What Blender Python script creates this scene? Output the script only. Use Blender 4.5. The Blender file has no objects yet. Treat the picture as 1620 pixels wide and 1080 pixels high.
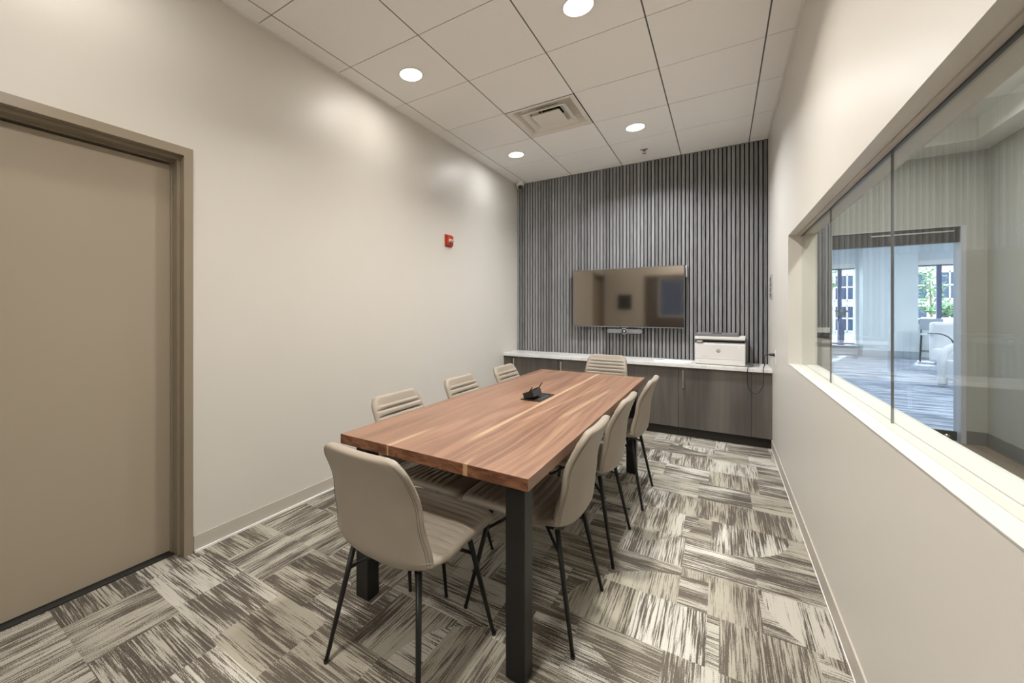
import bpy, bmesh, math, random
from mathutils import Vector, Matrix
random.seed(7)
C = bpy.context.scene.collection
PI = math.pi
scn = bpy.context.scene

# ------------------------------------------------------------------ camera
cam_d = bpy.data.cameras.new('camera'); cam = bpy.data.objects.new('camera', cam_d); C.objects.link(cam)
cam.location = (0, 0, 1.2817); cam.rotation_euler = (PI/2, 0, 0.5823)
cam_d.sensor_width = 36; cam_d.lens = 643.23/1620*36
cam_d.shift_x = (810-717.8)/1620; cam_d.shift_y = (491.7-540)/1620
cam_d.clip_start = 0.02; cam_d.clip_end = 200
scn.camera = cam

# ------------------------------------------------------------------ world, sun, exposure
w = bpy.data.worlds.new('sky'); scn.world = w; w.use_nodes = True
bg = w.node_tree.nodes['Background']; bg.inputs[0].default_value = (0.80, 0.90, 1.0, 1); bg.inputs[1].default_value = 6.5
sd = bpy.data.lights.new('sun', 'SUN'); sd.energy = 14; sd.angle = 0.02; sd.color = (1, .95, .88)
so = bpy.data.objects.new('sun', sd); C.objects.link(so)
so.rotation_euler = Vector((0.25, 0.8, 0.75)).to_track_quat('Z', 'Y').to_euler()
scn.view_settings.view_transform = 'Standard'; scn.view_settings.look = 'None'
scn.view_settings.exposure = 0.0; scn.view_settings.gamma = 1.0
scn.view_settings.use_curve_mapping = False
try:
    scn.cycles.max_bounces = 14; scn.cycles.diffuse_bounces = 8; scn.cycles.glossy_bounces = 5
    scn.cycles.transparent_max_bounces = 16; scn.cycles.sample_clamp_indirect = 6
except Exception: pass

LIGHT_W = 37.0
def area(name, loc, size, power, col, rot=(0, 0, 0), shape='DISK', size_y=None, spread=None):
    d = bpy.data.lights.new(name, 'AREA'); d.shape = shape; d.size = size
    if size_y: d.size_y = size_y
    d.energy = power; d.color = col
    if spread: d.spread = spread
    o = bpy.data.objects.new(name, d); C.objects.link(o); o.location = loc; o.rotation_euler = rot
    return o
WARM = (1.0, 0.955, 0.885); NEUT = (0.97, 0.985, 1.0); COOL = (0.80, 0.90, 1.0)

# ------------------------------------------------------------------ key dimensions
XL, XR, YB, ZC = -2.344, 0.3915, 5.147, 3.0138     # left wall, right wall, slat faces, ceiling
YF = 0.03                                          # front wall face

# ------------------------------------------------------------------ materials
class NT:
    def __init__(s, name):
        s.m = bpy.data.materials.new(name); s.m.use_nodes = True; s.t = s.m.node_tree
        s.p = s.t.nodes['Principled BSDF']; s.out = s.t.nodes['Material Output']
    def n(s, typ, **kw):
        nd = s.t.nodes.new(typ)
        for k, v in kw.items():
            if k.startswith('i_'):
                key = k[2:]; key = int(key) if key.isdigit() else key.replace('_', ' ')
                s.put(v, nd.inputs[key])
            else: setattr(nd, k, v)
        return nd
    def put(s, v, sock):
        if isinstance(v, bpy.types.NodeSocket): s.t.links.new(v, sock)
        else: sock.default_value = v
    def math(s, op, a, b=0.0, c=0.0):
        nd = s.n('ShaderNodeMath', operation=op)
        s.put(a, nd.inputs[0]); s.put(b, nd.inputs[1]); s.put(c, nd.inputs[2]); return nd.outputs[0]
    def mix(s, f, a, b, mode='MIX'):
        nd = s.n('ShaderNodeMix', data_type='RGBA', blend_type=mode)
        s.put(f, nd.inputs[0])
        s.put(a if isinstance(a, bpy.types.NodeSocket) else (*a, 1), nd.inputs[6])
        s.put(b if isinstance(b, bpy.types.NodeSocket) else (*b, 1), nd.inputs[7]); return nd.outputs[2]
    def pos(s):
        return s.n('ShaderNodeNewGeometry').outputs['Position']
    def obj(s):
        return s.n('ShaderNodeTexCoord').outputs['Object']
    def sep(s, v):
        nd = s.n('ShaderNodeSeparateXYZ'); s.put(v, nd.inputs[0]); return nd.outputs
    def comb(s, x, y, z):
        nd = s.n('ShaderNodeCombineXYZ')
        for i, v in enumerate((x, y, z)): s.put(v, nd.inputs[i])
        return nd.outputs[0]
    def noise(s, v, scale, detail=2.0, rough=.5, dist=0.0):
        nd = s.n('ShaderNodeTexNoise'); s.put(v, nd.inputs['Vector'])
        nd.inputs['Scale'].default_value = scale; nd.inputs['Detail'].default_value = detail
        nd.inputs['Roughness'].default_value = rough; nd.inputs['Distortion'].default_value = dist
        return nd.outputs[0]
    def wn(s, v):
        nd = s.n('ShaderNodeTexWhiteNoise', noise_dimensions='3D'); s.put(v, nd.inputs['Vector']); return nd.outputs[0]
    def step(s, v, lo, hi):
        nd = s.n('ShaderNodeMapRange', interpolation_type='SMOOTHSTEP')
        s.put(v, nd.inputs[0]); s.put(lo, nd.inputs[1]); s.put(hi, nd.inputs[2]); return nd.outputs[0]
    def base(s, c, rough=.5, spec=None, metal=None):
        s.put(c if isinstance(c, bpy.types.NodeSocket) else (*c, 1), s.p.inputs['Base Color'])
        s.put(rough, s.p.inputs['Roughness'])
        if spec is not None: s.p.inputs['Specular IOR Level'].default_value = spec
        if metal is not None: s.p.inputs['Metallic'].default_value = metal
    def bump(s, h, strength=.3, dist=.01):
        b = s.n('ShaderNodeBump'); s.put(h, b.inputs['Height']); b.inputs['Strength'].default_value = strength
        b.inputs['Distance'].default_value = dist; s.t.links.new(b.outputs[0], s.p.inputs['Normal'])

def plain(name, c, rough=.5, spec=None, metal=None, grain=None, gs=300):
    m = NT(name); col = c
    if grain:
        nz = m.noise(m.obj(), gs, 3)
        col = m.mix(nz, tuple(x*(1-grain) for x in c), tuple(min(1, x*(1+grain)) for x in c))
    m.base(col, rough, spec, metal); return m.m

def emis(name, c, s):
    m = NT(name); m.base((0.9, 0.9, 0.9), .5)
    m.p.inputs['Emission Color'].default_value = (*c, 1); m.p.inputs['Emission Strength'].default_value = s; return m.m

def wall_mat(name, c, rough=.42, spec=.35):
    m = NT(name); p = m.obj()
    col = m.mix(m.noise(p, 3.0, 3), tuple(x*.985 for x in c), tuple(min(1, x*1.015) for x in c))
    m.base(col, rough, spec); m.bump(m.noise(p, 260, 2), .06, .002); return m.m

def glass_mat(name, tint=(.97, .99, .98), ior=1.45, refl=.62):
    m = NT(name); t = m.t
    tr = m.n('ShaderNodeBsdfTransparent'); tr.inputs[0].default_value = (*tint, 1)
    gl = m.n('ShaderNodeBsdfGlossy'); gl.inputs['Roughness'].default_value = 0.0
    fr = m.n('ShaderNodeFresnel'); bf = m.n('ShaderNodeNewGeometry').outputs['Backfacing']
    m.put(m.math('ADD', ior, m.math('MULTIPLY', bf, 1/ior-ior)), fr.inputs[0])
    mx = m.n('ShaderNodeMixShader')
    t.links.new(m.math('MULTIPLY', fr.outputs[0], refl), mx.inputs[0]); t.links.new(tr.outputs[0], mx.inputs[1]); t.links.new(gl.outputs[0], mx.inputs[2])
    t.links.new(mx.outputs[0], m.out.inputs[0]); return m.m

def carpet_mat(name, dark, mid, light, cell=.305, lobby=False):
    m = NT(name); p = m.pos(); s = m.sep(p); x, y = s[0], s[1]
    if lobby:
        v = m.comb(m.math('MULTIPLY', x, 1.2), m.math('MULTIPLY', y, 9), 0)
        n1 = m.noise(v, 1.3, 5, .65)
        f = m.step(n1, .42, .60)
        m.base(m.mix(f, dark, light), .9, .1); return m.m
    # big tiles, each cut into patches with straight or arc borders; streaks run along x or y in each patch
    def cellrand(px, py, size, seed):
        cx = m.math('FLOOR', m.math('DIVIDE', px, size)); cy = m.math('FLOOR', m.math('DIVIDE', py, size))
        return m.comb(cx, cy, seed), cx, cy
    xs = m.math('ADD', x, 50.07); ys = m.math('ADD', y, 50.13)
    # rows offset (ashlar)
    row = m.math('FLOOR', m.math('DIVIDE', ys, cell*1.0))
    off = m.math('MULTIPLY', m.wn(m.comb(row, 3.3, 1.1)), cell*2)
    xo = m.math('ADD', xs, off)
    k1, c1x, c1y = cellrand(xo, ys, cell, 0.5)
    r1 = m.wn(k1)
    k2, _, _ = cellrand(xs, ys, cell*2, 4.5); r2 = m.wn(k2)
    # arc of a circle inside every double cell
    lx = m.math('SUBTRACT', m.math('FRACT', m.math('DIVIDE', xs, cell*2)), m.math('GREATER_THAN', r2, .5))
    ly = m.math('SUBTRACT', m.math('FRACT', m.math('DIVIDE', ys, cell*2)), m.math('GREATER_THAN', m.wn(m.comb(r2, 2.2, 7.7)), .5))
    d = m.math('SQRT', m.math('ADD', m.math('MULTIPLY', lx, lx), m.math('MULTIPLY', ly, ly)))
    rad = m.math('ADD', .55, m.math('MULTIPLY', m.wn(m.comb(r2, 5.2, 1.7)), .4))
    arc = m.math('LESS_THAN', d, rad)
    useA = m.math('GREATER_THAN', m.wn(m.comb(r2, 9.1, 3.7)), .35)
    # orientation of streaks
    o1 = m.math('GREATER_THAN', r1, .64)
    flip = m.math('MULTIPLY', arc, useA)
    ori = m.math('ABSOLUTE', m.math('SUBTRACT', o1, m.math('MULTIPLY', flip, m.math('GREATER_THAN', r2, .3))))
    sd = m.math('MULTIPLY', m.math('ADD', r1, flip), 37.0)
    va = m.comb(m.math('MULTIPLY', xs, 5.0), m.math('MULTIPLY', ys, 150), sd)
    vb = m.comb(m.math('MULTIPLY', xs, 175), m.math('MULTIPLY', ys, 4.5), sd)
    mv = m.n('ShaderNodeMix', data_type='VECTOR'); m.put(ori, mv.inputs[0]); m.put(va, mv.inputs[4]); m.put(vb, mv.inputs[5])
    v = mv.outputs[1]
    st = m.noise(v, 1.0, 4.5, .62, .0)
    vla = m.comb(m.math('MULTIPLY', xs, 2.0), m.math('MULTIPLY', ys, 14), sd)
    vlb = m.comb(m.math('MULTIPLY', xs, 14), m.math('MULTIPLY', ys, 2.0), sd)
    ml = m.n('ShaderNodeMix', data_type='VECTOR'); m.put(ori, ml.inputs[0]); m.put(vla, ml.inputs[4]); m.put(vlb, ml.inputs[5])
    big = m.noise(ml.outputs[1], 1.0, 1.5, .5)
    dens = m.math('ADD', m.math('MULTIPLY', m.wn(m.comb(r1, flip, 8.8)), .10), m.math('MULTIPLY', big, .56))
    thr = m.math('ADD', .165, dens)
    fine = m.noise(p, 330, 2, .6)
    st2 = m.math('ADD', st, m.math('MULTIPLY', m.math('SUBTRACT', fine, .5), .50))
    f = m.step(m.math('SUBTRACT', st2, thr), -.018, .022)
    tone = m.wn(m.comb(m.math('MULTIPLY', r1, 3.1), flip, 1.2))
    lt = m.mix(m.step(tone, .1, .9), mid, light)
    dk = m.mix(m.wn(m.comb(r1, 3, 3)), dark, tuple(c*1.6 for c in dark))
    col = m.mix(f, dk, lt)
    loop = m.noise(p, 900, 1)
    col = m.mix(m.math('MULTIPLY', loop, .30), col, tuple(c*.55 for c in mid))
    m.base(col, .95, .08)
    m.bump(m.math('ADD', fine, m.math('MULTIPLY', f, .5)), .55, .004)
    return m.m

M = {}
M['wall'] = wall_mat('warm_white_eggshell_paint', (.64, .613, .565))
M['fwall'] = wall_mat('foyer_paint_with_shade', (.16, .14, .12))  # darkened colour carries the dim light of the foyer
M['trim'] = plain('beige_vinyl_base', (.49, .455, .40), .45)
M['door'] = plain('taupe_painted_door', (.36, .305, .235), .38, .4)
M['frame'] = plain('taupe_painted_metal_frame', (.27, .225, .165), .35, .5)
M['tile'] = NT('ceiling_tile_white'); _p = M['tile'].obj()
M['tile'].base(M['tile'].mix(M['tile'].noise(_p, 90, 4, .7), (.86, .855, .84), (.91, .905, .89)), .85, .1)
M['tile'] = M['tile'].m
M['tgap'] = plain('ceiling_gap_shade_grey', (.12, .115, .11), .6)  # dark tone paints the shadow between ceiling tiles
M['white'] = plain('white_enamel', (.80, .79, .77), .35)
M['sill'] = plain('off_white_sill_paint', (.50, .49, .46), .45)
M['diff'] = plain('vent_enamel', (.76, .73, .67), .45)
M['black'] = plain('black_powder_coat', (.012, .012, .011), .42, .35, grain=.3, gs=500)
M['blackp'] = plain('black_plastic', (.015, .015, .016), .35)
M['carpet'] = carpet_mat('patterned_loop_carpet', (.070, .058, .048), (.40, .37, .305), (.60, .575, .52))
M['carpet2'] = carpet_mat('striped_blue_grey_carpet', (.15, .17, .22), (.3, .3, .3), (.42, .46, .54), lobby=True)
M['lamp_w'] = emis('warm_led_lens', (1, .93, .84), 14)
M['lamp_n'] = emis('neutral_led_lens', (1, .98, .97), 14)
M['lobfill'] = emis('lobby_fill_glow', (.86, .94, 1), 6)  # glow of the added lobby fill panels
M['glass'] = glass_mat('clear_glass')
M['glassd'] = glass_mat('blue_tinted_door_glass', (.95, .98, 1.0))
M['quartz'] = None
M['chrome'] = plain('brushed_nickel', (.72, .71, .68), .28, metal=1.0)

def leather():
    m = NT('taupe_leather'); p = m.obj()
    vo = m.n('ShaderNodeTexVoronoi', feature='DISTANCE_TO_EDGE'); m.put(p, vo.inputs['Vector']); vo.inputs['Scale'].default_value = 420
    nz = m.noise(p, 6, 3)
    m.base(m.mix(nz, (.285, .245, .198), (.325, .282, .230)), .47, .45)
    m.bump(m.math('MINIMUM', vo.outputs[0], .12), .12, .002); return m.m
M['leather'] = leather()
M['piping'] = plain('taupe_leather_piping', (.165, .14, .11), .6)

def slat_mat():
    m = NT('grey_oak_slats'); p = m.pos(); s = m.sep(p)
    k = m.math('FLOOR', m.math('DIVIDE', m.math('ADD', s[0], 10-XL), .038))
    r = m.wn(m.comb(k, 1.5, 2.5))
    g = m.noise(m.comb(m.math('MULTIPLY', s[0], 420), m.math('MULTIPLY', s[1], 300), m.math('ADD', m.math('MULTIPLY', s[2], 5.0), m.math('MULTIPLY', r, 40))), 1.0, 5, .65)
    f = m.math('ADD', m.math('MULTIPLY', m.step(g, .3, .7), .6), m.math('MULTIPLY', r, .4))
    m.base(m.mix(f, (.06, .06, .061), (.36, .36, .362)), .5, .35); m.bump(g, .15, .002); return m.m
M['slat'] = slat_mat()
M['felt'] = plain('black_felt_backing', (.008, .008, .009), .95)

def cab_mat():
    m = NT('dark_stained_oak_laminate'); p = m.pos(); s = m.sep(p)
    g = m.noise(m.comb(m.math('MULTIPLY', s[0], 38), s[1], m.math('MULTIPLY', s[2], 1.5)), 1.0, 5, .6, .3)
    b = m.noise(m.comb(m.math('MULTIPLY', s[0], 5.5), s[1], m.math('MULTIPLY', s[2], .6)), 1.0, 2)
    fl = m.noise(m.comb(m.math('MULTIPLY', s[0], 260), 0, m.math('MULTIPLY', s[2], 9)), 1.0, 3)
    f = m.math('ADD', m.math('ADD', m.math('MULTIPLY', g, .45), m.math('MULTIPLY', m.step(b, .3, .7), .4)), m.math('MULTIPLY', fl, .15))
    m.base(m.mix(f, (.040, .036, .033), (.185, .168, .150)), .42, .35); return m.m
M['cab'] = cab_mat()
M['cabin'] = plain('dark_cabinet_edge', (.02, .017, .015), .6)

def wood_mat():
    # walnut table: planks run along y; narrow cream sapwood bands lie along some joints
    m = NT('oiled_walnut_planks'); p = m.pos(); s = m.sep(p); x, y, z = s[0], s[1], s[2]
    wob = m.math('MULTIPLY', m.math('SUBTRACT', m.noise(m.comb(m.math('MULTIPLY', x, 2), m.math('MULTIPLY', y, .9), 0), 1.0, 2), .5), .09)
    joints = (-1.115, -.862, -.690)
    kid = 0.0
    for j in joints: kid = m.math('ADD', kid, m.math('GREATER_THAN', x, j))
    r = m.wn(m.comb(kid, 3.7, 1.9))
    xx = m.math('ADD', x, wob)
    g = m.noise(m.comb(m.math('MULTIPLY', xx, 17), m.math('MULTIPLY', y, 1.1), m.math('ADD', m.math('MULTIPLY', r, 9), m.math('MULTIPLY', z, 9))), 1.0, 5, .58, .6)
    fine = m.noise(m.comb(m.math('MULTIPLY', xx, 170), m.math('MULTIPLY', y, 6), m.math('MULTIPLY', z, 60)), 1.0, 3, .6)
    f = m.math('ADD', m.math('MULTIPLY', m.step(g, .28, .72), .72), m.math('MULTIPLY', fine, .28))
    ca = m.mix(f, (.105, .046, .026), (.33, .185, .118))
    tint = m.mix(r, (.25, .135, .087), (.30, .180, .130))
    col = m.mix(.22, ca, tint)
    # flame figure on the right hand plank
    fw = m.n('ShaderNodeTexWave', wave_type='BANDS', bands_direction='X')
    m.put(m.comb(m.math('ADD', x, m.math('MULTIPLY', wob, 2.2)), m.math('MULTIPLY', y, .06), 0), fw.inputs['Vector'])
    fw.inputs['Scale'].default_value = 9; fw.inputs['Distortion'].default_value = 3.5; fw.inputs['Detail'].default_value = 2.5; fw.inputs['Detail Scale'].default_value = 1.2
    fm = m.math('MULTIPLY', m.step(fw.outputs[1], .55, 1.0), m.math('MULTIPLY', m.math('GREATER_THAN', x, -.862), .35))
    col = m.mix(fm, col, (.36, .225, .145))
    # sapwood bands
    def band(x0, y0, x1, y1, wd, a, b, amt):
        # centre line from (x0,y0) to (x1,y1); a..b range of y where it shows
        t = m.math('DIVIDE', m.math('SUBTRACT', y, y0), (y1-y0))
        c = m.math('ADD', x0, m.math('MULTIPLY', t, x1-x0))
        dd = m.math('SUBTRACT', x, c)
        right = m.math('LESS_THAN', dd, 0.0)
        left = m.step(m.math('ADD', dd, m.math('MULTIPLY', m.noise(m.comb(0, m.math('MULTIPLY', y, 2.2), x0*9), 1.0, 2), wd)), -wd*1.15, -wd*.35)
        rng = m.math('MULTIPLY', m.step(y, a, a+.25), m.math('SUBTRACT', 1.0, m.step(y, b-.25, b)))
        return m.math('MULTIPLY', m.math('MULTIPLY', m.math('MULTIPLY', right, left), rng), amt)
    for args in ((-.862, 1.2, -.862, 3.6, .018, 1.35, 3.9, .75), (-1.100, 1.2, -1.070, 3.6, .018, .9, 1.6, .6),
                 (-.742, 1.2, -.800, 1.6, .010, .9, 1.36, .7), (-.66, 2.0, -.60, 3.3, .022, 1.9, 3.0, .45), (-.80, 1.9, -.70, 3.1, .012, 1.7, 3.0, .35), (-.57, 1.2, -.64, 2.6, .016, 1.3, 2.3, .3)):
        col = m.mix(band(*args), col, (.52, .37, .23))
    jl = 0.0
    for j in joints:
        jl = m.math('MAXIMUM', jl, m.math('LESS_THAN', m.math('ABSOLUTE', m.math('SUBTRACT', x, j)), .0008))
    col = m.mix(m.math('MULTIPLY', jl, .5), col, (.08, .035, .02))
    m.base(col, m.math('ADD', .27, m.math('MULTIPLY', fine, .12)), .5); m.bump(fine, .05, .001); return m.m
M['wood'] = wood_mat()

def endgrain_mat():
    m = NT('walnut_end_grain'); p = m.pos(); s = m.sep(p); x, y, z = s[0], s[1], s[2]
    g = m.noise(m.comb(m.math('MULTIPLY', x, 14), y, m.math('MULTIPLY', z, 40)), 1.0, 4, .6, 1.2)
    col = m.mix(m.step(g, .3, .7), (.075, .027, .012), (.20, .09, .045))
    for a, b in ((-.760, -.742), (-1.12, -1.112)):
        mk = m.math('MULTIPLY', m.math('GREATER_THAN', x, a), m.math('LESS_THAN', x, b))
        col = m.mix(m.math('MULTIPLY', mk, .7), col, (.48, .30, .16))
    m.base(col, .45, .4); return m.m
M['end'] = endgrain_mat()

def quartz():
    m = NT('white_quartz'); p = m.obj()
    v = m.noise(p, 4, 6, .65, 1.5)
    vein = m.math('SUBTRACT', 1.0, m.step(m.math('ABSOLUTE', m.math('SUBTRACT', v, .5)), 0.0, .05))
    m.base(m.mix(m.math('MULTIPLY', vein, .35), (.80, .79, .77), (.52, .53, .55)), .2, .5); return m.m
M['quartz'] = quartz()

def screen():
    m = NT('switched_off_screen')
    m.base((.012, .011, .010), .06, 1.0); m.p.inputs['IOR'].default_value = 2.15
    m.p.inputs['Specular Tint'].default_value = (1, .90, .78, 1)
    return m.m
M['screen'] = screen()
M['grey'] = plain('grey_plastic', (.16, .16, .17), .4)
M['lgrey'] = plain('light_grey_plastic', (.42, .42, .43), .35)
M['mesh'] = plain('grey_speaker_fabric', (.17, .17, .175), .7, grain=.4, gs=900)
M['pwhite'] = plain('printer_white', (.74, .72, .70), .38)
M['paper'] = plain('paper', (.85, .85, .84), .7)
M['red'] = plain('red_plastic', (.50, .045, .02), .35)
M['clear'] = plain('strobe_lens', (.70, .72, .72), .12, .8)
M['rub'] = plain('black_rubber', (.02, .02, .02), .5)
def corr():
    m = NT('grey_woven_wallcovering'); p = m.pos(); s = m.sep(p)
    a = m.noise(m.comb(m.math('MULTIPLY', m.math('ADD', s[0], s[1]), 260), 0, m.math('MULTIPLY', s[2], 9)), 1.0, 2)
    b = m.noise(m.comb(m.math('MULTIPLY', m.math('ADD', s[0], s[1]), 6), 0, m.math('MULTIPLY', s[2], 260)), 1.0, 2)
    m.base(m.mix(m.math('MULTIPLY', m.math('ADD', a, b), .5), (.37, .37, .335), (.45, .45, .415)), .75, .2); return m.m
M['corr'] = corr()
M['corrc'] = plain('corridor_ceiling_white', (.72, .72, .69), .8)
M['cbase'] = plain('dark_grey_vinyl_base', (.185, .178, .165), .5)
def lvt():
    m = NT('brown_plank_floor'); p = m.pos(); s = m.sep(p)
    k = m.math('FLOOR', m.math('DIVIDE', m.math('ADD', s[0], 20), .18))
    g = m.noise(m.comb(m.math('MULTIPLY', s[0], 30), m.math('MULTIPLY', s[1], 1.4), m.math('MULTIPLY', k, 3.3)), 1.0, 4, .6)
    m.base(m.mix(g, (.14, .105, .075), (.34, .27, .20)), .4, .4); return m.m
M['lvt'] = lvt()
M['lobw'] = plain('pale_blue_grey_paint', (.66, .70, .725), .6)
M['lobb'] = plain('lobby_base', (.34, .40, .45), .6)
M['dbr'] = plain('dark_bronze_metal', (.045, .038, .033), .35)
M['jamb'] = plain('pale_grey_jamb', (.50, .51, .55), .4)
M['wfr'] = plain('dark_blue_window_frame', (.11, .13, .25), .4)
M['vinyl'] = plain('pale_upholstery', (.62, .63, .66), .5)
M['gvin'] = plain('grey_blue_upholstery', (.30, .34, .40), .5)
M['leaf'] = plain('green_leaves', (.16, .27, .14), .6, grain=.5, gs=12)
M['bark'] = plain('tree_bark', (.2, .15, .1), .8)
M['brick'] = plain('pale_facade', (.62, .60, .58), .8)
M['fglass'] = plain('blue_facade_glass', (.035, .06, .13), .1, .5)
M['pave'] = plain('pale_paving', (.6, .6, .58), .8)

# ------------------------------------------------------------------ mesh helpers
def box(bm, x0, x1, y0, y1, z0, z1, mat=0, bevel=0.0):
    t = bmesh.new() if bevel else bm
    vs = [t.verts.new((x, y, z)) for x in (x0, x1) for y in (y0, y1) for z in (z0, z1)]
    fs = [(0, 1, 3, 2), (4, 6, 7, 5), (0, 4, 5, 1), (2, 3, 7, 6), (0, 2, 6, 4), (1, 5, 7, 3)]
    out = []
    for f in fs:
        fc = t.faces.new([vs[i] for i in f]); fc.material_index = mat; out.append(fc)
    if bevel:
        bmesh.ops.bevel(t, geom=t.edges[:], offset=bevel, segments=2, profile=.6, affect='EDGES')
        merge(bm, t, mat)
    return out

def merge(bm, t, mat=None, mtx=None):
    mp = {}
    for v in t.verts: mp[v] = bm.verts.new(mtx @ v.co if mtx else v.co)
    for f in t.faces:
        try:
            nf = bm.faces.new([mp[v] for v in f.verts]); nf.material_index = f.material_index if mat is None else mat; nf.smooth = f.smooth
        except ValueError: pass
    t.free()

def tube(bm, pts, rads, seg=10, mat=0, cap=True, smooth=True):
    pts = [Vector(p) for p in pts]
    if not isinstance(rads, (list, tuple)): rads = [rads]*len(pts)
    rings = []; up = None
    for i, p in enumerate(pts):
        d = (pts[min(i+1, len(pts)-1)] - pts[max(i-1, 0)]).normalized()
        if up is None: up = Vector((0, 0, 1)) if abs(d.z) < .9 else Vector((1, 0, 0))
        a = d.cross(up).normalized(); b = a.cross(d).normalized(); up = b
        rings.append([bm.verts.new(p + (a*math.cos(2*PI*k/seg) + b*math.sin(2*PI*k/seg))*rads[i]) for k in range(seg)])
    for i in range(len(rings)-1):
        for k in range(seg):
            f = bm.faces.new([rings[i][k], rings[i][(k+1) % seg], rings[i+1][(k+1) % seg], rings[i+1][k]]); f.smooth = smooth; f.material_index = mat
    if cap:
        for r in (rings[0], rings[-1]):
            try: f = bm.faces.new(r); f.material_index = mat
            except ValueError: pass

def lathe(bm, prof, c=(0, 0, 0), seg=32, mat=0, smooth=True, mtx=None):
    rings = []
    for r, z in prof:
        if r < 1e-6:
            co = Vector((c[0], c[1], c[2]+z)); rings.append([bm.verts.new(mtx @ co if mtx else co)])
        else:
            ring = []
            for k in range(seg):
                co = Vector((c[0]+r*math.cos(2*PI*k/seg), c[1]+r*math.sin(2*PI*k/seg), c[2]+z))
                ring.append(bm.verts.new(mtx @ co if mtx else co))
            rings.append(ring)
    for a, b in zip(rings, rings[1:]):
        for k in range(seg):
            va = [a[k % len(a)], a[(k+1) % len(a)]] if len(a) > 1 else [a[0]]
            vb = [b[(k+1) % len(b)], b[k % len(b)]] if len(b) > 1 else [b[0]]
            f = bm.faces.new(va+vb); f.smooth = smooth; f.material_index = mat

def obj(name, bm, mats, parent=None, loc=None, rot=None, normals=True):
    if normals: bmesh.ops.recalc_face_normals(bm, faces=bm.faces[:])
    me = bpy.data.meshes.new(name); bm.to_mesh(me); bm.free()
    for m in (mats if isinstance(mats, (list, tuple)) else [mats]): me.materials.append(m)
    o = bpy.data.objects.new(name, me); C.objects.link(o)
    if parent: o.parent = parent
    if loc: o.location = loc
    if rot: o.rotation_euler = rot
    return o
def bx(name, dims, mat, parent=None, bevel=0.0):
    bm = bmesh.new(); box(bm, *dims, bevel=bevel); return obj(name, bm, mat, parent)
def tag(o, label, cat, group=None):
    o['label'] = label; o['category'] = cat
    if group: o['group'] = group
    return o
def thing(name, label, cat, loc=(0, 0, 0), rotz=0, group=None):
    o = bpy.data.objects.new(name, None); o.empty_display_size = .1; C.objects.link(o)
    o.location = loc; o.rotation_euler = (0, 0, rotz); return tag(o, label, cat, group)
def struct(o, label=None):
    o['kind'] = 'structure'
    if label: o['label'] = label
    return o
def holed(bm, axis, c0, c1, u0, u1, z0, z1, holes):
    """wall slab normal to axis ('x' or 'y'), thickness c0..c1, spanning u0..u1 by z0..z1, with rectangular holes (ua,ub,za,zb)"""
    us = sorted(set([u0, u1]+[h for q in holes for h in q[:2]])); zs = sorted(set([z0, z1]+[h for q in holes for h in q[2:]]))
    t = bmesh.new()
    for i in range(len(us)-1):
        for j in range(len(zs)-1):
            um, zm = (us[i]+us[i+1])/2, (zs[j]+zs[j+1])/2
            if any(q[0] < um < q[1] and q[2] < zm < q[3] for q in holes): continue
            if axis == 'x': box(t, c0, c1, us[i], us[i+1], zs[j], zs[j+1])
            else: box(t, us[i], us[i+1], c0, c1, zs[j], zs[j+1])
    bmesh.ops.remove_doubles(t, verts=t.verts[:], dist=1e-5)
    # drop internal duplicate faces
    seen = {}
    for f in t.faces: seen.setdefault(tuple(sorted(v.index for v in f.verts)), []).append(f)
    t.verts.index_update(); seen = {}
    for f in t.faces: seen.setdefault(tuple(sorted(v.index for v in f.verts)), []).append(f)
    kill = [f for fs in seen.values() if len(fs) > 1 for f in fs]
    bmesh.ops.delete(t, geom=kill, context='FACES_ONLY'); merge(bm, t)

# ================================================================== ROOM SHELL
struct(bx('floor', (XL-.15, .46, -3.3, 5.3, -.06, 0), M['carpet']))
# left wall with the door opening
DY0, DY1, DZ = .06, .995, 2.09
bm = bmesh.new(); holed(bm, 'x', XL-.18, XL, -.12, 5.3, 0, ZC+.1, [(DY0-.03, DY1+.03, 0, DZ+.03)]); struct(obj('wall_left', bm, M['wall']))
# right wall with the internal window opening
WY0, WY1, WZ0, WZ1 = .20, 3.675, .912, 1.81
bm = bmesh.new(); holed(bm, 'x', XR, .545, -.12, 5.99, 0, ZC+.1, [(WY0, WY1, WZ0, WZ1)]); struct(obj('wall_right', bm, M['wall']))
# back wall
struct(bx('wall_back', (XL-.18, XR, 5.176, 5.32, 0, ZC+.1), M['wall']))
# front wall (behind the camera) with its open doorway
bm = bmesh.new(); holed(bm, 'y', -.12, YF, XL, XR, 0, ZC+.1, [(-1.42, .33, 0, 2.04)]); struct(obj('wall_front', bm, M['wall']))
bm = bmesh.new()
for a in ((-1.47, -1.42, -.14, YF+.012, 0, 2.09), (.33, .375, -.14, YF+.012, 0, 2.09), (-1.42, .33, -.14, YF+.012, 2.04, 2.09)): box(bm, *a)
struct(obj('trim_1', bm, M['frame']))
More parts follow.
